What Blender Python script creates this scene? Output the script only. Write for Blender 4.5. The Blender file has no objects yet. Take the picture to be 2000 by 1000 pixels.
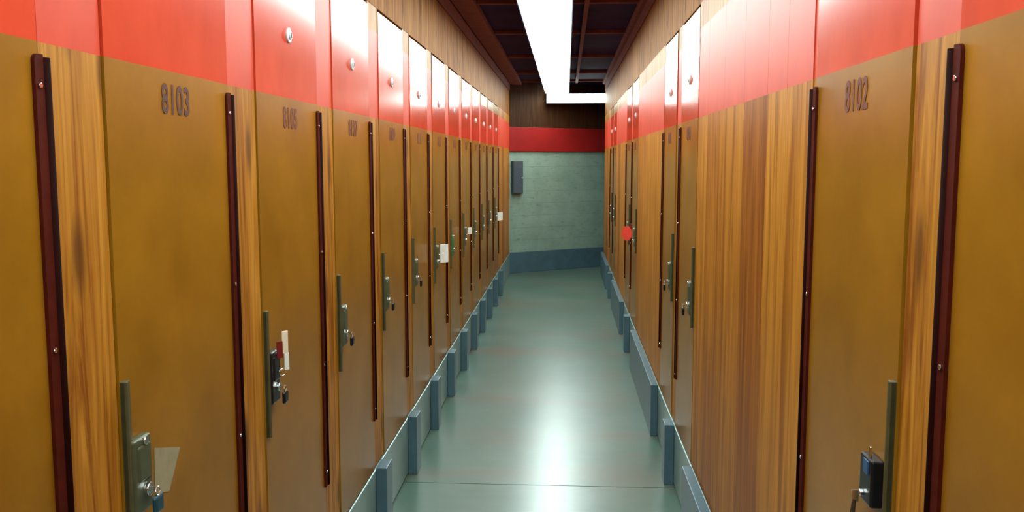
import bpy, bmesh, math, random
from mathutils import Matrix, Vector
C = bpy.context.scene.collection
SC = bpy.context.scene

# ------------------------------------------------------------------ camera
EYE = 1.55
FPX, CX, CY = 1726.0, 106.0, 184.0          # focal length and vanishing point offset, frame 2000 x 1000
pitch = math.atan(CY / FPX)
yaw = math.atan(CX * math.cos(pitch) / FPX)
cam_d = bpy.data.cameras.new('camera')
cam_d.sensor_width = 36.0
cam_d.lens = 36.0 * FPX / 2000.0
cam_d.clip_start = 0.02
cam = bpy.data.objects.new('camera', cam_d)
C.objects.link(cam)
cam.location = (0, 0, EYE)
cam.rotation_euler = (math.pi / 2 - pitch, 0, yaw)
SC.camera = cam

# ------------------------------------------------------------------ world, exposure
w = bpy.data.worlds.new('world')
SC.world = w
w.use_nodes = True
w.node_tree.nodes['Background'].inputs[0].default_value = (0.5, 0.6, 0.7, 1)
w.node_tree.nodes['Background'].inputs[1].default_value = 0.02
vs = SC.view_settings
SC.display_settings.display_device = 'sRGB'
vs.view_transform = 'Standard'
vs.look = 'None'
vs.exposure = 0.0
vs.gamma = 1.0
vs.use_curve_mapping = False
SC.cycles.sample_clamp_indirect = 2.5
SC.cycles.blur_glossy = 1.0
LAMP = 19.0                                  # radiance of the fluorescent diffusers
LAMP_COLOUR = (0.82, 1.0, 0.96)

# ------------------------------------------------------------------ dimensions
XL, XR = -0.78, 0.53                         # faces of the two locker rows
Y_BACK = -2.6
Z_RED0, Z_RED1, Z_TOP, Z_CEIL = 1.727, 2.075, 2.165, 2.65
KERB = 0.285
random.seed(4)


# ------------------------------------------------------------------ materials
def new_mat(name):
    m = bpy.data.materials.new(name)
    m.use_nodes = True
    nt = m.node_tree
    return m, nt, nt.nodes['Principled BSDF']


def node(nt, kind, **kw):
    n = nt.nodes.new(kind)
    for k, v in kw.items():
        setattr(n, k, v)
    return n


def coords(nt, scale, offset=True):
    """object coordinates, shifted by a random amount per object"""
    tc = node(nt, 'ShaderNodeTexCoord')
    mp = node(nt, 'ShaderNodeMapping')
    mp.inputs['Scale'].default_value = scale
    if offset:
        oi = node(nt, 'ShaderNodeObjectInfo')
        mul = node(nt, 'ShaderNodeVectorMath', operation='SCALE')
        mul.inputs[0].default_value = (13.1, 7.7, 9.3)
        nt.links.new(oi.outputs['Random'], mul.inputs['Scale'])
        ad = node(nt, 'ShaderNodeVectorMath', operation='ADD')
        nt.links.new(tc.outputs['Object'], ad.inputs[0])
        nt.links.new(mul.outputs[0], ad.inputs[1])
        nt.links.new(ad.outputs[0], mp.inputs['Vector'])
    else:
        nt.links.new(tc.outputs['Object'], mp.inputs['Vector'])
    return mp.outputs[0]


def noise(nt, vec, scale, detail=4, rough=0.6, dist=0.0):
    n = node(nt, 'ShaderNodeTexNoise')
    n.inputs['Scale'].default_value = scale
    n.inputs['Detail'].default_value = detail
    n.inputs['Roughness'].default_value = rough
    n.inputs['Distortion'].default_value = dist
    nt.links.new(vec, n.inputs['Vector'])
    return n.outputs['Fac']


def ramp(nt, fac, stops):
    r = node(nt, 'ShaderNodeValToRGB')
    e = r.color_ramp.elements
    e[0].position, e[0].color = stops[0][0], (*stops[0][1], 1)
    e[1].position, e[1].color = stops[-1][0], (*stops[-1][1], 1)
    for p, c in stops[1:-1]:
        x = e.new(p)
        x.color = (*c, 1)
    nt.links.new(fac, r.inputs[0])
    return r.outputs[0]


def mix(nt, fac, a, b, mode='MIX'):
    m = node(nt, 'ShaderNodeMix', data_type='RGBA', blend_type=mode)
    for val, i in ((fac, 0), (a, 6), (b, 7)):
        if isinstance(val, (int, float)):
            m.inputs[i].default_value = val
        elif isinstance(val, tuple):
            m.inputs[i].default_value = (*val, 1)
        else:
            nt.links.new(val, m.inputs[i])
    return m.outputs[2]


def bump(nt, bs, height, strength, dist=0.002):
    b = node(nt, 'ShaderNodeBump')
    b.inputs['Strength'].default_value = strength
    b.inputs['Distance'].default_value = dist
    nt.links.new(height, b.inputs['Height'])
    nt.links.new(b.outputs[0], bs.inputs['Normal'])


def plain(name, col, rough=0.5, metal=0.0, spec=0.5, vary=0.25, scale=30):
    m, nt, bs = new_mat(name)
    v = coords(nt, (1, 1, 1))
    n = noise(nt, v, scale, 3)
    a = tuple(c * (1 - vary) for c in col)
    b = tuple(min(1, c * (1 + vary)) for c in col)
    nt.links.new(ramp(nt, n, [(0.3, a), (0.7, b)]), bs.inputs['Base Color'])
    bs.inputs['Roughness'].default_value = rough
    bs.inputs['Metallic'].default_value = metal
    bs.inputs['Specular IOR Level'].default_value = spec
    return m


def hardboard(name, dark, light, rough, spec):
    """smooth varnished board with a soft mottle"""
    m, nt, bs = new_mat(name)
    v = coords(nt, (1, 1, 1))
    n1 = noise(nt, v, 5, 3, 0.6)
    n2 = noise(nt, v, 45, 2, 0.6)
    c1 = ramp(nt, n1, [(0.3, dark), (0.7, light)])
    c2 = mix(nt, 0.13, c1, ramp(nt, n2, [(0.3, (0.55, 0.5, 0.4)), (0.7, (1, 1, 1))]), 'MULTIPLY')
    nt.links.new(c2, bs.inputs['Base Color'])
    bs.inputs['Roughness'].default_value = rough
    bs.inputs['Specular IOR Level'].default_value = spec
    return m


def pine(name, dark, mid, light, rough=0.45, knots=True, spec=0.4):
    m, nt, bs = new_mat(name)
    v = coords(nt, (1, 1, 0.06))
    n1 = noise(nt, v, 22, 4, 0.65, 1.6 if knots else 0.6)
    base = ramp(nt, n1, [(0.36, dark), (0.5, mid), (0.66, light)])
    n2 = noise(nt, coords(nt, (1, 1, 0.02)), 120, 2, 0.5)
    base = mix(nt, 0.35, base, ramp(nt, n2, [(0.35, (0.6, 0.45, 0.35)), (0.6, (1, 1, 1))]), 'MULTIPLY')
    geo = node(nt, 'ShaderNodeNewGeometry')
    base = mix(nt, 0.5, base, ramp(nt, geo.outputs['Random Per Island'],
                                   [(0.0, (0.75, 0.62, 0.5)), (1.0, (1, 1, 1))]), 'MULTIPLY')
    if knots:
        vo = node(nt, 'ShaderNodeTexVoronoi')
        vo.inputs['Scale'].default_value = 6.5
        vo.voronoi_dimensions = '2D'
        sp = node(nt, 'ShaderNodeSeparateXYZ')
        cb = node(nt, 'ShaderNodeCombineXYZ')
        nt.links.new(coords(nt, (1.0, 1.0, 0.30)), sp.inputs[0])
        nt.links.new(sp.outputs['Y'], cb.inputs['X'])
        nt.links.new(sp.outputs['Z'], cb.inputs['Y'])
        nt.links.new(cb.outputs[0], vo.inputs['Vector'])
        base = mix(nt, ramp(nt, vo.outputs['Distance'], [(0.06, (0.9, 0.9, 0.9)), (0.17, (0, 0, 0))]),
                   base, mix(nt, 0.75, base, (0.05, 0.012, 0.002)))
    nt.links.new(base, bs.inputs['Base Color'])
    bs.inputs['Roughness'].default_value = rough
    bs.inputs['Specular IOR Level'].default_value = spec
    bump(nt, bs, n1, 0.12, 0.002)
    return m


def red_paint(name, rough, spec):
    m, nt, bs = new_mat(name)
    n = noise(nt, coords(nt, (1, 1, 0.5)), 9, 4)
    c = ramp(nt, n, [(0.3, (0.50, 0.042, 0.016)), (0.7, (0.60, 0.056, 0.022))])
    nt.links.new(c, bs.inputs['Base Color'])
    bs.inputs['Roughness'].default_value = rough
    bs.inputs['Specular IOR Level'].default_value = spec
    return m


DOOR = hardboard('varnished_hardboard', (0.225, 0.092, 0.0045), (0.305, 0.132, 0.0085), 0.278, 0.34)
RED_DOOR = red_paint('gloss_red_paint', 0.18, 0.42)
RED_WOOD = red_paint('red_paint_on_pine', 0.40, 0.3)
PINE = pine('knotty_pine', (0.22, 0.062, 0.004), (0.38, 0.150, 0.013), (0.50, 0.225, 0.027), spec=0.2)
PINE_BOARD = pine('pine_boards', (0.28, 0.090, 0.005), (0.43, 0.170, 0.013), (0.54, 0.235, 0.026), knots=False, spec=0.18)
PINE_DARK = pine('dark_pine_board', (0.19, 0.050, 0.003), (0.29, 0.090, 0.006), (0.38, 0.14, 0.012), knots=False, spec=0.18)
FASCIA = pine('fascia_board', (0.16, 0.046, 0.009), (0.29, 0.115, 0.021), (0.40, 0.19, 0.045), rough=0.6, spec=0.05)
CARCASS = plain('dark_plywood', (0.035, 0.018, 0.008), 0.8)
STRIP = plain('dark_red_strip', (0.060, 0.0060, 0.0020), 0.65, spec=0.08, vary=0.2)
BARREL = plain('near_black_red_barrel', (0.012, 0.0015, 0.001), 0.8, spec=0.04, vary=0.2)
STEEL = plain('dull_green_grey_steel', (0.075, 0.085, 0.045), 0.36, 0.25, vary=0.15)
STRIKE = plain('olive_steel_strip', (0.085, 0.078, 0.034), 0.5, 0.2, vary=0.15)
CHROME = plain('bright_chrome', (0.85, 0.85, 0.86), 0.18, 1.0, vary=0.05)
ZINC = plain('zinc_disc', (0.66, 0.70, 0.74), 0.45, 0.15, vary=0.1)
BLACK = plain('black_plastic', (0.006, 0.006, 0.008), 0.28, vary=0.2)
BLUE = plain('blue_plastic', (0.02, 0.07, 0.17), 0.3, vary=0.2)
TEAL = plain('teal_plastic', (0.01, 0.05, 0.07), 0.3, vary=0.2)
WHITE = plain('white_tag_card', (0.75, 0.75, 0.70), 0.6, vary=0.08)
BEIGE = plain('beige_tag_card', (0.72, 0.60, 0.45), 0.6, vary=0.1)
RED_TAG = plain('red_tag_plastic', (0.75, 0.06, 0.04), 0.4, vary=0.1)
MAROON = plain('maroon_tag_plastic', (0.16, 0.012, 0.012), 0.4, vary=0.1)
GREEN = plain('green_lock_plastic', (0.03, 0.16, 0.05), 0.4, vary=0.1)
PAPER = plain('old_tape_paper', (0.28, 0.24, 0.14), 0.6, vary=0.12)
INK = plain('dark_brown_stencil_ink', (0.075, 0.016, 0.010), 0.6, vary=0.2)
INK_RED = plain('red_brown_stencil_ink', (0.13, 0.022, 0.010), 0.6, vary=0.2)
KERB_M = plain('blue_grey_gloss_paint', (0.20, 0.30, 0.285), 0.28, vary=0.12, scale=8)
KERB_D = plain('dark_blue_grey_paint', (0.062, 0.118, 0.150), 0.36, vary=0.12, scale=8)
CEIL_M = plain('dark_ceiling_board', (0.030, 0.016, 0.060), 0.85, spec=0.05, vary=0.2, scale=5)
BATTEN = plain('red_brown_batten', (0.17, 0.050, 0.036), 0.75, spec=0.1, vary=0.2, scale=12)
HOUSING = plain('dark_lamp_housing', (0.02, 0.025, 0.05), 0.7, spec=0.2, vary=0.1)
SLATE = plain('slate_grey_box_paint', (0.055, 0.075, 0.095), 0.45, vary=0.1)
HEADER_SHADED = pine('shaded_header_board', (0.03, 0.011, 0.004), (0.045, 0.017, 0.005), (0.065, 0.026, 0.008), rough=0.7, spec=0.15)  # pine header, shade of the end wall put into its colour
RED_SHADED = plain('shaded_red_header_paint', (0.27, 0.010, 0.009), 0.55, spec=0.25, vary=0.12, scale=5)  # red band paint darkened to stand in for shade on the end wall


def lamp_material():
    m, nt, bs = new_mat('lit_diffuser')
    bs.inputs['Base Color'].default_value = (0.8, 0.8, 0.8, 1)
    bs.inputs['Emission Color'].default_value = (*LAMP_COLOUR, 1)
    bs.inputs['Emission Strength'].default_value = LAMP
    return m


LIT = lamp_material()


def floor_material():
    m, nt, bs = new_mat('polished_grey_green_concrete')
    v = coords(nt, (1, 1, 1), False)
    n1 = noise(nt, v, 1.6, 5, 0.6)
    n2 = noise(nt, v, 14, 4, 0.7)
    c = ramp(nt, n1, [(0.3, (0.055, 0.105, 0.080)), (0.5, (0.075, 0.130, 0.102)), (0.7, (0.105, 0.158, 0.128))])
    c = mix(nt, 0.35, c, ramp(nt, n2, [(0.3, (0.65, 0.7, 0.68)), (0.7, (1, 1, 1))]), 'MULTIPLY')
    n3 = noise(nt, coords(nt, (0.5, 2.0, 1), False), 1.1, 3)
    c = mix(nt, ramp(nt, n3, [(0.48, (0, 0, 0)), (0.68, (0.7, 0.7, 0.7))]), c, (0.120, 0.088, 0.058))
    nt.links.new(c, bs.inputs['Base Color'])
    nt.links.new(ramp(nt, n2, [(0.3, (0.277,) * 3), (0.7, (0.30,) * 3)]), bs.inputs['Roughness'])
    bs.inputs['Specular IOR Level'].default_value = 0.95
    nb = noise(nt, coords(nt, (0.35, 2.2, 1), False), 6, 2, 0.5)
    bump(nt, bs, nb, 0.06, 0.01)
    return m


FLOOR = floor_material()


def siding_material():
    m, nt, bs = new_mat('stained_shaded_white_paint')
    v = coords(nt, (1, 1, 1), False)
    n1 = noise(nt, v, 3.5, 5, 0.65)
    c = ramp(nt, n1, [(0.3, (0.185, 0.28, 0.225)), (0.7, (0.27, 0.38, 0.315))])  # greenish white paint, base darkened to carry the end wall's shade
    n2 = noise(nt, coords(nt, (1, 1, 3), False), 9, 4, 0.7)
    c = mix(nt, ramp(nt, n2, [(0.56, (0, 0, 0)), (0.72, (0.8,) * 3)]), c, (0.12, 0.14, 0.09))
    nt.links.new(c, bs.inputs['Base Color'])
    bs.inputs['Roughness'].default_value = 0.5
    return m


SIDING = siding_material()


# ------------------------------------------------------------------ geometry helpers
class MB:
    """collects shapes, each with a material index, into one mesh"""

    def __init__(self):
        self.bm = bmesh.new()

    def box(self, x0, x1, y0, y1, z0, z1, mi=0, bev=0.0, seg=2):
        x0, x1 = min(x0, x1), max(x0, x1)
        y0, y1 = min(y0, y1), max(y0, y1)
        t = bmesh.new()
        bmesh.ops.create_cube(t, size=1.0)
        for v in t.verts:
            v.co = Vector(((x0 + x1) / 2 + v.co.x * (x1 - x0), (y0 + y1) / 2 + v.co.y * (y1 - y0),
                           (z0 + z1) / 2 + v.co.z * (z1 - z0)))
        if bev:
            bmesh.ops.bevel(t, geom=t.edges[:], offset=bev, segments=seg, affect='EDGES', profile=0.5)
        return self.add(t, mi)

    def cyl(self, p, axis, r, length, mi=0, seg=20, bev=0.0, r2=None):
        t = bmesh.new()
        bmesh.ops.create_cone(t, cap_ends=True, segments=seg, radius1=r, radius2=r if r2 is None else r2, depth=length)
        if bev:
            es = [e for e in t.edges if abs(e.verts[0].co.z - e.verts[1].co.z) < 1e-6]
            bmesh.ops.bevel(t, geom=es, offset=bev, segments=2, affect='EDGES', profile=0.5)
        q = Vector((0, 0, 1)).rotation_difference(Vector(axis).normalized())
        bmesh.ops.transform(t, matrix=Matrix.Translation(p) @ q.to_matrix().to_4x4(), verts=t.verts[:])
        return self.add(t, mi)

    def prism(self, pts, vec, mi=0, bev=0.0):
        """polygon given by 3-D points, pushed along vec"""
        t = bmesh.new()
        f = t.faces.new([t.verts.new(p) for p in pts])
        r = bmesh.ops.extrude_face_region(t, geom=[f])
        bmesh.ops.translate(t, vec=Vector(vec), verts=[g for g in r['geom'] if isinstance(g, bmesh.types.BMVert)])
        if bev:
            bmesh.ops.bevel(t, geom=t.edges[:], offset=bev, segments=1, affect='EDGES')
        return self.add(t, mi)

    def tube(self, pts, r, mi=0, seg=8):
        t = bmesh.new()
        pts = [Vector(p) for p in pts]
        rings = []
        for i, p in enumerate(pts):
            d = (pts[min(i + 1, len(pts) - 1)] - pts[max(i - 1, 0)]).normalized()
            a = d.cross(Vector((0.3, 0.5, 0.81)))
            a.normalize()
            b = d.cross(a)
            rings.append([t.verts.new(p + r * (math.cos(k * 2 * math.pi / seg) * a + math.sin(k * 2 * math.pi / seg) * b))
                          for k in range(seg)])
        for i in range(len(rings) - 1):
            for k in range(seg):
                t.faces.new((rings[i][k], rings[i][(k + 1) % seg], rings[i + 1][(k + 1) % seg], rings[i + 1][k]))
        if (pts[0] - pts[-1]).length > 1e-5:
            t.faces.new(rings[0])
            t.faces.new(rings[-1][::-1])
        return self.add(t, mi)

    def add(self, t, mi):
        bmesh.ops.recalc_face_normals(t, faces=t.faces[:])
        for f in t.faces:
            f.material_index = mi
            f.smooth = False
        me = bpy.data.meshes.new('tmp')
        t.to_mesh(me)
        t.free()
        self.bm.from_mesh(me)
        bpy.data.meshes.remove(me)
        return self

    def mesh(self, name, mats, smooth=False):
        me = bpy.data.meshes.new(name)
        if smooth:
            for f in self.bm.faces:
                f.smooth = True
        self.bm.to_mesh(me)
        self.bm.free()
        for m in (mats if isinstance(mats, (list, tuple)) else [mats]):
            me.materials.append(m)
        return me


def link(name, me, parent=None, loc=(0, 0, 0), label=None):
    o = bpy.data.objects.new(name, me)
    C.objects.link(o)
    o.location = loc
    if parent:
        o.parent = parent
    if label:
        o['label'] = label
    return o


def thing(name, label, cat, loc=(0, 0, 0), group=None, rz=0.0):
    o = bpy.data.objects.new(name, None)
    C.objects.link(o)
    o.empty_display_size = 0.1
    o.location = loc
    o.rotation_euler = (0, 0, rz)
    return tag(o, label, cat, group)


def tag(o, label, cat, group=None):
    o['label'] = label
    o['category'] = cat
    if group:
        o['group'] = group
    return o


def struct(name, me, loc=(0, 0, 0)):
    o = link(name, me, None, loc)
    o['kind'] = 'structure'
    return o


# ------------------------------------------------------------------ the room shell
X0, X1 = XL - 0.62, XR + 0.62                # outer walls behind the lockers
X_SIDE = 2.3                                 # side aisle at the far right end
Y_RIGHT_END = 12.40
EA, EB = Vector((-0.80, 12.225)), Vector((X_SIDE, 14.40))   # skewed end wall

mb = MB()
joints = [Y_BACK, 0.9, 4.12, 15.2]
for a, b in zip(joints, joints[1:]):
    mb.box(X0, X_SIDE + .1, a + 0.003, b - 0.003, -0.08, 0.0)
mb.box(X0, X_SIDE + .1, Y_BACK, 15.2, -0.12, -0.02, 1)
struct('floor', mb.mesh('floor', [FLOOR, CARCASS]))

mb = MB()
mb.box(X0 - .05, X_SIDE + .15, Y_BACK - .05, 15.2, Z_CEIL, Z_CEIL + 0.08)
struct('ceiling', mb.mesh('ceiling', CEIL_M))

tn = [0]


def trim(me, loc=(0, 0, 0)):
    tn[0] += 1
    return struct('trim_%d' % tn[0], me, loc)


# cross battens, and the beams that run along the aisle
for y in (-1.2, 0.35, 1.9, 3.3, 4.75, 6.17, 7.60, 9.32, 10.98, 12.1):
    mb = MB()
    mb.box(XL + 0.165, XR - 0.045, y - 0.022, y + 0.022, Z_CEIL - 0.03, Z_CEIL, 0, 0.003)
    trim(mb.mesh('batten', BATTEN))
for xa, xb, d in ((XL + 0.018, XL + 0.16, 0.05), (0.115, 0.15, 0.034), (XR - 0.04, XR - 0.006, 0.05)):
    mb = MB()
    mb.box(xa, xb, Y_BACK, Y_RIGHT_END - .1, Z_CEIL - d, Z_CEIL, 0, 0.003)
    trim(mb.mesh('beam', BATTEN))


def side_wall(name, s, xw, xo, y_end):
    """outer wall behind the lockers, and the fascia boards above the doors"""
    mb = MB()
    mb.box(xo, xo - s * 0.06, Y_BACK, y_end, 0, Z_CEIL)
    struct(name, mb.mesh(name, CARCASS))
    y = Y_BACK
    k = 0
    mb = MB()
    while y < y_end - 0.01:
        wd = (0.74, 0.55, 0.92, 0.66)[k % 4]
        b = min(y + wd, y_end)
        mb.box(xo, xw - s * 0.004, y + 0.0012, b - 0.0012, Z_TOP + 0.014, Z_CEIL - 0.012, 0, 0.001, 1)
        y = b
        k += 1
    trim(mb.mesh('fascia', FASCIA))
    mb = MB()
    mb.box(xw - s * 0.004, xw + s * 0.008, Y_BACK, y_end - 0.01, 2.515, Z_CEIL - 0.014, 0, 0.003)
    trim(mb.mesh('top_rail', BATTEN))


side_wall('wall_left', 1, XL, X0, 12.20)
side_wall('wall_right', -1, XR, X1, Y_RIGHT_END)

# kerbs under the locker rows
mb = MB()
mb.box(XL - 0.035, XL + 0.004, Y_BACK, 12.2, 0.008, KERB, 0, 0.004)
mb.box(XL - 0.035, XL - 0.004, Y_BACK, 12.2, 0, 0.008, 1)
struct('baseboard_left', mb.mesh('baseboard_left', [KERB_M, CARCASS]))
mb = MB()
mb.box(XR - 0.004, XR + 0.035, Y_BACK, Y_RIGHT_END, 0.008, KERB, 0, 0.004)
mb.box(XR + 0.004, XR + 0.035, Y_BACK, Y_RIGHT_END, 0, 0.008, 1)
struct('baseboard_right', mb.mesh('baseboard_right', [KERB_M, CARCASS]))

# the skewed end wall: local x along the wall, local -y faces the aisle
ed = EB - EA
e_len = ed.length
e_rot = math.atan2(ed.y, ed.x)


def end_struct(name, mb, mats):
    o = struct(name, mb.mesh(name, mats), (EA.x, EA.y, 0))
    o.rotation_euler = (0, 0, e_rot)
    return o


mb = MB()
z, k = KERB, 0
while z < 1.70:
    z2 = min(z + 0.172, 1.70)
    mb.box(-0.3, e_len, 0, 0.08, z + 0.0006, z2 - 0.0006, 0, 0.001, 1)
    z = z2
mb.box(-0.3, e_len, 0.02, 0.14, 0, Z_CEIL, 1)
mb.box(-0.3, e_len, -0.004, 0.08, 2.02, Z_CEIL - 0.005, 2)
end_struct('wall_back', mb, [SIDING, CARCASS, HEADER_SHADED])
mb = MB()
mb.box(-0.3, e_len, -0.02, 0.05, 0, KERB + 0.005, 0, 0.004)
end_struct('baseboard_back', mb, KERB_D)
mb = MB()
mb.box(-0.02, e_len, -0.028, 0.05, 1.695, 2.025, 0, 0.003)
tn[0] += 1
end_struct('trim_%d' % tn[0], mb, RED_SHADED)

mb = MB()
mb.box(X0 - .06, X_SIDE + .1, Y_BACK - .06, Y_BACK, 0, Z_CEIL)
struct('wall_front', mb.mesh('wall_front', FASCIA))
mb = MB()
mb.box(X_SIDE, X_SIDE + .06, Y_RIGHT_END - .06, 14.5, 0, Z_CEIL)
mb.box(XR + 0.002, X_SIDE, Y_RIGHT_END, Y_RIGHT_END + 0.02, 0, Z_CEIL)
struct('wall_side_aisle', mb.mesh('wall_side_aisle', FASCIA))

# ------------------------------------------------------------------ lamps
Z_LAMP = 2.50


def long_lamp(label, y0, y1, xa, xb):
    t = thing('fluorescent_light', label, 'ceiling light', ((xa + xb) / 2, (y0 + y1) / 2, Z_LAMP))
    hw, hl = (xb - xa) / 2, (y1 - y0) / 2
    mb = MB()
    mb.box(-hw, hw, -hl, hl, 0.02, 0.10, 0, 0.004)
    mb.box(-hw, -hw + 0.008, -hl, hl, 0.0, 0.03)
    mb.box(hw - 0.008, hw, -hl, hl, 0.0, 0.03)
    link('housing', mb.mesh('housing', HOUSING), t)
    mb = MB()
    mb.box(-hw + 0.008, hw - 0.008, -hl + 0.003, hl - 0.003, -0.006, 0.022)
    for i in range(1, int(2 * hl / 0.25)):           # short segments: cleaner light sampling
        yy = -hl + 0.25 * i
        bmesh.ops.bisect_plane(mb.bm, geom=mb.bm.verts[:] + mb.bm.edges[:] + mb.bm.faces[:], plane_co=(0, yy, 0), plane_no=(0, 1, 0))
    link('diffuser', mb.mesh('diffuser', LIT), t)
    y = -hl + 0.4
    while y < hl:
        mb = MB()
        mb.cyl((0, y, 0.10 + (Z_CEIL - Z_LAMP - 0.10) / 2), (0, 0, 1), 0.008, Z_CEIL - Z_LAMP - 0.10)
        link('hanger_rod', mb.mesh('hanger_rod', HOUSING), t)
        y += 2.2
    return t


long_lamp('near fluorescent ceiling light, running overhead out of the top of the photo', Y_BACK + .1, 4.98, -0.288, 0.036)
long_lamp('long glowing fluorescent ceiling light running down the aisle to the far end', 4.99, 12.42, -0.302, 0.036)
t = thing('fluorescent_light', 'short bright crosswise light at the far end, turning right into the side aisle', 'ceiling light', (0.75, 12.48, 2.365))
mb = MB()
mb.box(-1.03, 0.75, 0.0, 0.05, -0.012, 0.128, 0, 0.003)
mb.box(-1.03, 0.75, -0.10, 0.0, 0.120, 0.128, 0, 0.002)  # hood lip added to keep this light off the ceiling
mb.box(-1.03, 0.75, -0.05, 0.0, -0.012, -0.002, 0, 0.002)
link('housing', mb.mesh('housing', HOUSING), t)
mb = MB()
mb.box(-1.028, 0.75, -0.036, 0.0, -0.001, 0.119, 0, 0.003)
link('diffuser', mb.mesh('diffuser', LIT), t)
for x in (-0.8, 0.0, 0.6):
    mb = MB()
    mb.cyl((x, 0.025, 0.128 + (Z_CEIL - 2.365 - 0.128) / 2), (0, 0, 1), 0.008, Z_CEIL - 2.365 - 0.128)
    link('hanger_rod', mb.mesh('hanger_rod', HOUSING), t)


# ------------------------------------------------------------------ lockers
def text_mesh(s, height, squeeze, mat):
    cu = bpy.data.curves.new('number', 'FONT')
    cu.body = s
    cu.size = 1.0
    cu.align_x = 'CENTER'
    cu.offset = 0.022
    cu.extrude = 0.004
    cu.space_character = 1.08
    o = bpy.data.objects.new('number', cu)
    C.objects.link(o)
    bpy.context.view_layer.update()
    me = bpy.data.meshes.new_from_object(o.evaluated_get(bpy.context.evaluated_depsgraph_get()))
    bpy.data.objects.remove(o)
    bpy.data.curves.remove(cu)
    k = height / 0.70
    for v in me.vertices:
        v.co = Vector((v.co.x * k * squeeze, v.co.y * k, v.co.z * 0.1))
    me.materials.clear()
    me.materials.append(mat)
    return me


KIT = {}


def kit(s, door_w, stile_w):
    """meshes of one locker; local origin: floor, row face, hinge line.  s=1 faces +x, s=-1 faces -x.
    the door reaches from y=-door_w to 0, the stile from 0 to stile_w"""
    key = (s, door_w, stile_w)
    if key in KIT:
        return KIT[key]
    K = {}
    zb = KERB + 0.008
    n = lambda a: s * a
    mb = MB()
    g = 0.004 if s > 0 else 0.007
    up = 0.0 if s > 0 else 0.035
    # one board whose faces are split by the paint line
    for z0, z1, mi in ((zb, Z_RED0, 0), (Z_RED0, Z_RED1, 1), (Z_RED1, Z_TOP, 0)):
        mb.box(n(-0.022), n(0), -door_w + g, -0.002, z0, z1, mi)
    K['door'] = mb.mesh('door', [DOOR, RED_DOOR])
    mb = MB()
    for z0, z1, mi in ((zb, Z_RED0, 0), (Z_RED0, Z_RED1, 1), (Z_RED1, Z_TOP + .012, 0)):
        mb.box(n(-0.03), n(-0.003), 0.004, stile_w - 0.002, z0, z1, mi)
    K['stile'] = mb.mesh('stile', [PINE, RED_WOOD])
    mb = MB()
    mb.box(n(-0.55), n(-0.038), -door_w + .002, stile_w - .002, 0.0, Z_TOP)
    K['body'] = mb.mesh('body', CARCASS)
    # hinge strip with rounded top, and dark barrel beside it
    zt, z0 = 1.708, (0.495 if s > 0 else 0.520)
    mb = MB()
    pts = []
    ya, yb, r = -0.020, 0.002, 0.011
    pts = [(0, yb, z0), (0, ya, z0)]
    for i in range(7):
        a = math.pi - i * math.pi / 2 / 6
        pts.append((0, ya + r + r * math.cos(a), zt - r + r * math.sin(a)))
    pts.append((0, yb, zt))
    mb.prism(pts, (n(0.006), 0, 0), 0)
    K['hinge_strip'] = mb.mesh('hinge_strip', STRIP)
    mb = MB()
    mb.cyl((n(0.0015), 0.011, (zt - 0.004 + z0) / 2), (0, 0, 1), 0.0088, zt - 0.004 - z0, 0, 14)
    K['hinge_barrel'] = mb.mesh('hinge_barrel', BARREL, True)
    mb = MB()
    mb.cyl((n(0.0085), 0, 0), (s, 0, 0), 0.0042, 0.003, 0, 12, 0.001)
    K['screw'] = mb.mesh('screw', CHROME)
    # strike strip at the lock edge
    mb = MB()
    mb.box(n(0), n(0.010), -door_w + g, -door_w + 0.022, 0.83 + up, 1.165 + up, 0, 0.0015)
    mb.box(n(0.0), n(0.014), -door_w + g, -door_w + 0.009, 0.83 + up, 1.165 + up, 0, 0.001)
    K['latch_strip'] = mb.mesh('latch_strip', STRIKE)
    # lock
    mb = MB()
    yc = -door_w + 0.043
    mb.box(n(0), n(0.018), yc - 0.034, yc + 0.032, 0.915, 1.055, 0, 0.005, 3)
    mb.box(n(0.014), n(0.021), yc - 0.020, yc + 0.026, 0.975, 1.04, 0, 0.003, 2)
    K['lock_case'] = mb.mesh('lock_case', STEEL)
    mb = MB()
    mb.cyl((n(0.022), yc + 0.006, 0.956), (s, 0, 0), 0.0125, 0.010, 0, 20, 0.002)
    mb.box(n(0.026), n(0.0275), yc + 0.0048, yc + 0.0072, 0.950, 0.962)
    K['key_cylinder'] = mb.mesh('key_cylinder', CHROME)
    mb = MB()
    mb.cyl((n(0.020), yc + 0.006, 1.047), (s, 0, 0), 0.008, 0.006, 0, 14, 0.001)
    K['lock_screw'] = mb.mesh('lock_screw', CHROME)
    # round cylinder in the red band
    mb = MB()
    mb.cyl((n(0.002), -door_w / 2, 1.902), (s, 0, 0), 0.021, 0.006, 0, 28, 0.0015)
    mb.cyl((n(0.006), -door_w / 2, 1.902), (s, 0, 0), 0.011, 0.006, 0, 20, 0.001)
    mb.box(n(0.009), n(0.0105), -door_w / 2 - 0.0015, -door_w / 2 + 0.0015, 1.895, 1.909, 1)
    K['round_vent'] = mb.mesh('cylinder_rosette', [ZINC, BLACK])
    # painted kerb block below the stile
    mb = MB()
    mb.box(n(0.005), n(0.050), -0.012, 0.105, 0.0, KERB + 0.010, 0, 0.003)
    K['kerb_block'] = mb.mesh('kerb_block', KERB_D)
    K['yc'] = yc + 0.006
    KIT[key] = K
    return K


ROW_L = 'numbered lockers of the left row'
ROW_R = 'numbered lockers of the right row'


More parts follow.
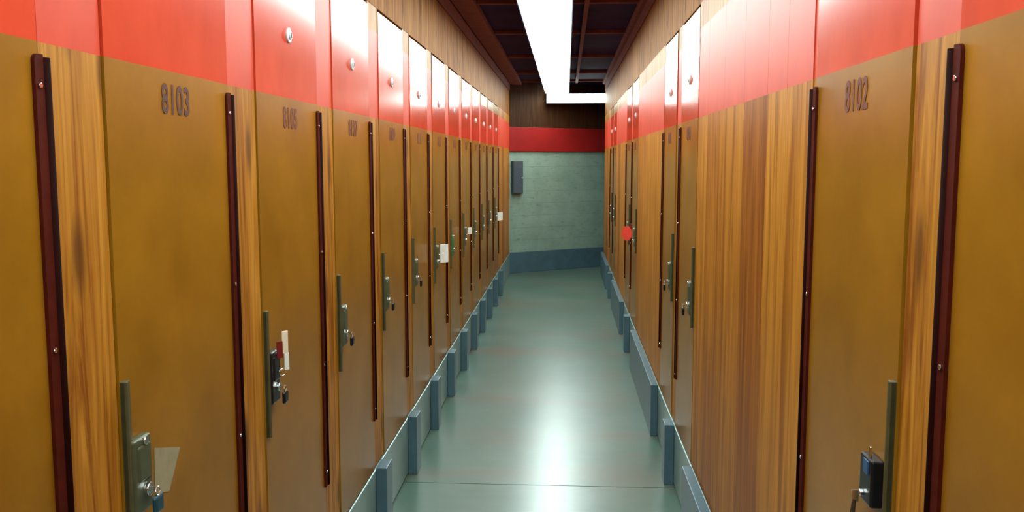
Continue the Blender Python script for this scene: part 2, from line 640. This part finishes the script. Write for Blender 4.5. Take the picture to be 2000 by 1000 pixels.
def locker(s, yh, door_w, stile_w, number, label, group, lock='steel', ink=INK, disc=True, block=True):
    K = kit(s, door_w, stile_w)
    xw = XL if s > 0 else XR
    t = thing('locker', label, 'locker', (xw, yh, 0), group)
    link('body', K['body'], t)
    d = link('door', K['door'], t)
    link('stile', K['stile'], t, label='knotty pine stile with red paint at the top')
    h = link('hinge_strip', K['hinge_strip'], t, label='dark red hinge strip')
    link('hinge_barrel', K['hinge_barrel'], h)
    for z in (1.662, 1.265, 0.90, 0.545):
        link('screw', K['screw'], h, (-s * 0.001, -0.010, z))
    link('latch_strip', K['latch_strip'], t, label='olive metal latch strip')
    c = link('lock_case', K['lock_case'], t)
    if lock == 'black':
        c.data = c.data.copy()
        c.data.materials[0] = BLACK
    if lock == 'green':
        c.data = c.data.copy()
        c.data.materials[0] = GREEN
    link('key_cylinder', K['key_cylinder'], c, label='bright key cylinder')
    link('lock_screw', K['lock_screw'], c)
    if disc:
        link('cylinder_rosette', K['round_vent'], d, label='small round metal rosette in the red band')
    if block:
        link('kerb_block', K['kerb_block'], t, label='painted grey kerb block')
    if number:
        o = link('stencilled_number', text_mesh(number, 0.056, 0.76, ink), d, (s * 0.0006, -door_w / 2, 1.645))
        o.rotation_euler = (math.pi / 2, 0, s * math.pi / 2)
    return t, K


PITCH, DW, SW = 0.738, 0.554, 0.184
LEFT = []
left_labels = [
    'ochre locker cut off by the left edge of the photo, before the one numbered 8103',
    'ochre locker numbered 8103 with paper tape beside its lock',
    'ochre locker after 8103 on the left, a beige and maroon tag at its lock',
    'ochre locker third from the left edge of the photo, dark fob under its grey lock',
    'ochre locker fourth beyond 8103 minus one, first on the left under a white glare patch with a gap above',
    'ochre locker on the left just before the one with the white tag',
    'ochre locker on the left with a square white tag hanging at its lock',
    'ochre locker on the left with a green lock',
    'ochre locker on the left just beyond the one with the green lock',
    'ochre locker on the left second beyond the green lock',
    'ochre locker on the left third beyond the green lock',
    'ochre locker on the left, last but one before the pine end panel',
    'farthest ochre locker of the left row, next to the pine end panel',
]
left_labels[3] = 'ochre locker second beyond 8103 on the left, dark fob under its grey lock'
left_labels[4] = 'ochre locker third beyond 8103 on the left, narrow bright pine stile before it'
for k in range(13):
    num = '81%02d' % (1 + 2 * k)
    L = locker(1, 1.285 + PITCH * k, DW, SW, num, left_labels[k], ROW_L,
               lock='black' if k == 2 else 'green' if k == 7 else 'steel',
               ink=INK if k < 2 else INK_RED)
    LEFT.append(L)

RW = 0.535
RIGHT = []
right_spec = [
    (1.255, '8100', 'ochre locker cut off by the right edge of the photo'),
    (1.945, '8102', 'ochre locker numbered 8102 with a black lock and hanging cord'),
    (4.175, '8104', 'ochre locker on the right just beyond the first pine plank panel'),
    (4.885, '8106', 'ochre locker on the right in the second pair, just before the second pine plank panel'),
    (7.165, '8108', 'ochre locker on the right with a round red tag at its lock'),
    (7.870, '8110', 'ochre locker on the right between the red-tagged locker and the third pine plank panel'),
    (10.00, '8112', 'ochre locker on the right just beyond the third pine plank panel'),
    (10.70, '8114', 'farthest ochre locker of the right row'),
]
for i, (yh, num, lab) in enumerate(right_spec):
    R = locker(-1, yh, RW, 0.155 if i % 2 == 0 else 0.03, num, lab, ROW_R, lock='none' if i == 1 else 'steel',
               ink=INK_RED, block=(i % 2 == 0))
    RIGHT.append(R)


# ------------------------------------------------------------------ plank panels between the lockers
def plank_panel(s, boards, label, kerb=True):
    """boards: list of (y0, y1, material index)"""
    xw = XL if s > 0 else XR
    y0, y1 = boards[0][0], boards[-1][1]
    t = thing('plank_panel', label, 'wood panel', (xw, y0, 0))
    n = lambda a: s * a
    mb = MB()
    for a, b, mi in boards:
        a, b = a - y0 + 0.0008, b - y0 - 0.0008
        for z0, z1, m in ((KERB + 0.006, Z_RED0, mi), (Z_RED0, Z_RED1, 2), (Z_RED1, Z_TOP + .012, mi)):
            mb.box(n(-0.03), n(-0.001), a, b, z0, z1, m)
    link('boards', mb.mesh('boards', [PINE_BOARD, PINE_DARK, RED_WOOD]), t)
    mb = MB()
    mb.box(n(-0.55), n(-0.038), 0.004, y1 - y0 - 0.004, 0, Z_TOP)
    link('frame', mb.mesh('frame', CARCASS), t)
    if kerb:
        mb = MB()
        mb.box(n(0.005), n(0.044), 0.01, y1 - y0 - 0.05, 0, KERB + 0.012, 0, 0.003)
        link('kerb_face', mb.mesh('kerb_face', KERB_D), t, label='blue-grey painted kerb face')
    return t


plank_panel(-1, [(1.975, 2.20, 0), (2.20, 2.41, 0), (2.41, 2.72, 1), (2.72, 3.06, 0), (3.06, 3.40, 0), (3.40, 3.636, 0)],
            'nearest pine plank panel on the right, one dark board, beside locker 8102')
plank_panel(-1, [(4.917, 5.33, 0), (5.33, 5.65, 0), (5.65, 6.02, 0), (6.02, 6.40, 0), (6.40, 6.625, 0)],
            'pine plank panel on the right, second from the camera, before the red tag')
plank_panel(-1, [(7.902, 8.35, 0), (8.35, 8.75, 0), (8.75, 9.10, 1), (9.10, 9.462, 0)],
            'pine plank panel on the right, third from the camera, beyond the red tag')
plank_panel(-1, [(10.732, 11.25, 0), (11.25, 11.7, 1), (11.7, 12.05, 0), (12.05, 12.395, 0)],
            'pine plank panel at the far end of the right row')
plank_panel(1, [(1.285 + PITCH * 12 + SW, 10.75, 0), (10.75, 11.15, 1), (11.15, 11.6, 0), (11.6, 12.19, 0)],
            'pine panel at the far end of the left row', kerb=False)
# near the camera, out of the photo: plain boarding that closes both rows
for s in (1, -1):
    xw = XL if s > 0 else XR
    yb = 1.285 - DW if s > 0 else 1.255 - RW
    mb = MB()
    mb.box(-s * 0.03, -s * 0.001, Y_BACK, yb - .002, KERB + .006, Z_RED0, 0)
    mb.box(-s * 0.03, -s * 0.001, Y_BACK, yb - .002, Z_RED0, Z_RED1, 1)
    mb.box(-s * 0.03, -s * 0.001, Y_BACK, yb - .002, Z_RED1, Z_TOP + .012, 0)
    trim(mb.mesh('near_boarding', [PINE_BOARD, RED_WOOD]), (xw, 0, 0))

# ------------------------------------------------------------------ keys, tags and other small things
def key(s, T, K, label, head=BLACK, name='key'):
    """key in the lock, its head hanging below the cylinder"""
    t = T
    x, y, z = t.location.x, t.location.y + K['yc'], 0.956
    o = thing('key', label, 'key', (x + s * 0.0277, y, z), 'keys left in the locks')
    mb = MB()
    mb.box(0, s * 0.011, -0.0012, 0.0012, -0.004, 0.004)
    mb.tube([(s * 0.011, 0.008 * math.sin(a), -0.004 + 0.008 * math.cos(a)) for a in [i * 2 * math.pi / 14 for i in range(15)]], 0.0014, 0)
    link('blade', mb.mesh('blade', CHROME), o)
    mb = MB()
    mb.box(s * 0.006, s * 0.016, -0.016, 0.016, -0.044, -0.011, 0, 0.005, 2)
    link('fob', mb.mesh('fob', head), o, label='dark plastic fob')
    return o


key(1, LEFT[1][0], LEFT[1][1], 'key with a teal fob in the lock of locker 8103', TEAL)
key(1, LEFT[2][0], LEFT[2][1], 'black key fob under the maroon tag, lock of the locker after 8103')
key(1, LEFT[3][0], LEFT[3][1], 'dark key fob in the lock of the second locker beyond 8103')
key(1, LEFT[4][0], LEFT[4][1], 'dark key fob in the lock of the third locker beyond 8103')
key(1, LEFT[5][0], LEFT[5][1], 'dark key fob in the lock just before the square white tag')
key(-1, RIGHT[2][0], RIGHT[2][1], 'dark key fob in the lock beside the first pine plank panel on the right')
key(-1, RIGHT[3][0], RIGHT[3][1], 'dark key fob in the farther lock of the second pair on the right')


def hang_tag(s, T, K, label, parts, dz=0.0, dy=0.0, turn=40):
    """a flat tag on a small ring, hung on the lock.  parts: list of (name, material, half width, z0, z1, shape)"""
    t = T
    o = thing('key_tag', label, 'tag', (t.location.x + s * 0.030, t.location.y + K['yc'] + dy, 1.000 + dz), None, math.radians(-s * turn))
    mb = MB()
    mb.tube([(s * 0.004, 0.009 * math.sin(a), 0.009 * math.cos(a) - .004) for a in [i * 2 * math.pi / 16 for i in range(17)]], 0.0012, 0)
    link('ring', mb.mesh('ring', CHROME), o)
    for name, mat, hw, z0, z1, y0 in parts:
        mb = MB()
        if hw < 0:
            mb.cyl((s * 0.004, y0, (z0 + z1) / 2), (s, 0, 0), -hw, 0.005, 0, 28, 0.001)
        else:
            mb.box(s * 0.002, s * 0.006, y0 - hw, y0 + hw, z0, z1, 0, 0.0012)
        link(name, mb.mesh(name, mat), o)
    return o


hang_tag(1, LEFT[2][0], LEFT[2][1], 'beige card tag with a maroon flap on the lock of the locker after 8103',
         [('card', BEIGE, 0.009, 0.045, 0.105, 0.010), ('flap', MAROON, 0.009, 0.035, 0.080, -0.006),
          ('clip', WHITE, 0.007, 0.0, 0.046, 0.014)])
hang_tag(1, LEFT[6][0], LEFT[6][1], 'square white tag on a left-row lock, before the green lock',
         [('card', WHITE, 0.032, -0.05, 0.06, 0.032)])
hang_tag(1, LEFT[8][0], LEFT[8][1], 'small white tag on the lock just beyond the green lock',
         [('card', WHITE, 0.022, 0.0, 0.05, 0.022)])
hang_tag(1, LEFT[12][0], LEFT[12][1], 'white tag on the farthest lock of the left row',
         [('card', WHITE, 0.04, -0.09, 0.0, 0.04)])
hang_tag(-1, RIGHT[4][0], RIGHT[4][1], 'round red tag on a right-row lock',
         [('disc', RED_TAG, -0.056, -0.046, 0.066, 0.056), ('loop', MAROON, 0.012, 0.05, 0.085, 0.012)])

# old tape beside the lock of 8103
T, K = LEFT[1]
mb = MB()
mb.prism([(0.0002, y - 2.023, z) for y, z in ((1.590, 1.008), (1.700, 0.974), (1.644, 0.902), (1.585, 0.920))],
         (0.0006, 0, 0))
link('paper_tape', mb.mesh('paper_tape', PAPER), T, label='strip of old translucent paper tape')

# black lock of locker 8102
T, K = RIGHT[1]
for ch in list(T.children):
    if ch.name.startswith('lock_case'):
        for c in list(ch.children):
            bpy.data.objects.remove(c)
        bpy.data.objects.remove(ch)
yc = -RW + 0.066
mb = MB()
mb.box(0, -0.022, yc - 0.024, yc + 0.034, 0.975, 1.056, 0, 0.004, 3)
c = link('lock_case', mb.mesh('lock_case', BLACK), T, label='black plastic lock case')
mb = MB()
mb.box(-0.021, -0.0245, yc - 0.012, yc + 0.012, 1.028, 1.052, 0, 0.0015)
link('blue_plate', mb.mesh('blue_plate', BLUE), c)
mb = MB()
mb.cyl((-0.018, yc - 0.004, 1.066), (0, 0, 1), 0.003, 0.020, 0, 12, 0.001)
link('pin', mb.mesh('pin', CHROME), c)
mb = MB()
mb.cyl((-0.025, yc + 0.012, 0.990), (1, 0, 0), 0.006, 0.008, 0, 18, 0.0015)
link('key_cylinder', mb.mesh('key_cylinder', CHROME), c)
o = thing('key', 'key on a dark hanging cord in the black lock of locker 8102', 'key',
          (XR - 0.0292, T.location.y + yc + 0.012, 0.986), 'keys left in the locks')
mb = MB()
mb.box(0, -0.012, -0.0012, 0.0012, -0.012, 0.008, 0)
link('blade', mb.mesh('blade', CHROME), o)
mb = MB()
mb.tube([(-0.007, 0, -0.008), (-0.008, 0.001, -0.04), (-0.006, 0.004, -0.08), (-0.004, 0.001, -0.13), (-0.004, -0.004, -0.20), (-0.004, -0.002, -0.27)], 0.0032)
mb.tube([(-0.007, 0.0005, -0.008), (-0.010, 0.008, -0.05), (-0.008, 0.010, -0.10), (-0.006, 0.006, -0.17), (-0.005, 0.0, -0.27)], 0.0028)
link('cord', mb.mesh('cord', CARCASS), o)

# dark box on the end wall
xa = 0.022
t = thing('wall_box', 'dark slate box fixed high on the pale end wall, beside the left row', 'wall box', (EA.x, EA.y, 1.11), None, e_rot)
mb = MB()
mb.box(0.045, 0.205, -0.065, -0.001, 0.0, 0.45, 0, 0.004)
link('case', mb.mesh('case', SLATE), t)
mb = MB()
mb.box(0.053, 0.197, -0.072, -0.065, 0.008, 0.442, 0, 0.002)
link('lid', mb.mesh('lid', SLATE), t)
mb = MB()
mb.cyl((0.183, -0.076, 0.22), (0, 1, 0), 0.008, 0.012, 0, 16, 0.002)
link('latch', mb.mesh('latch', ZINC), t)
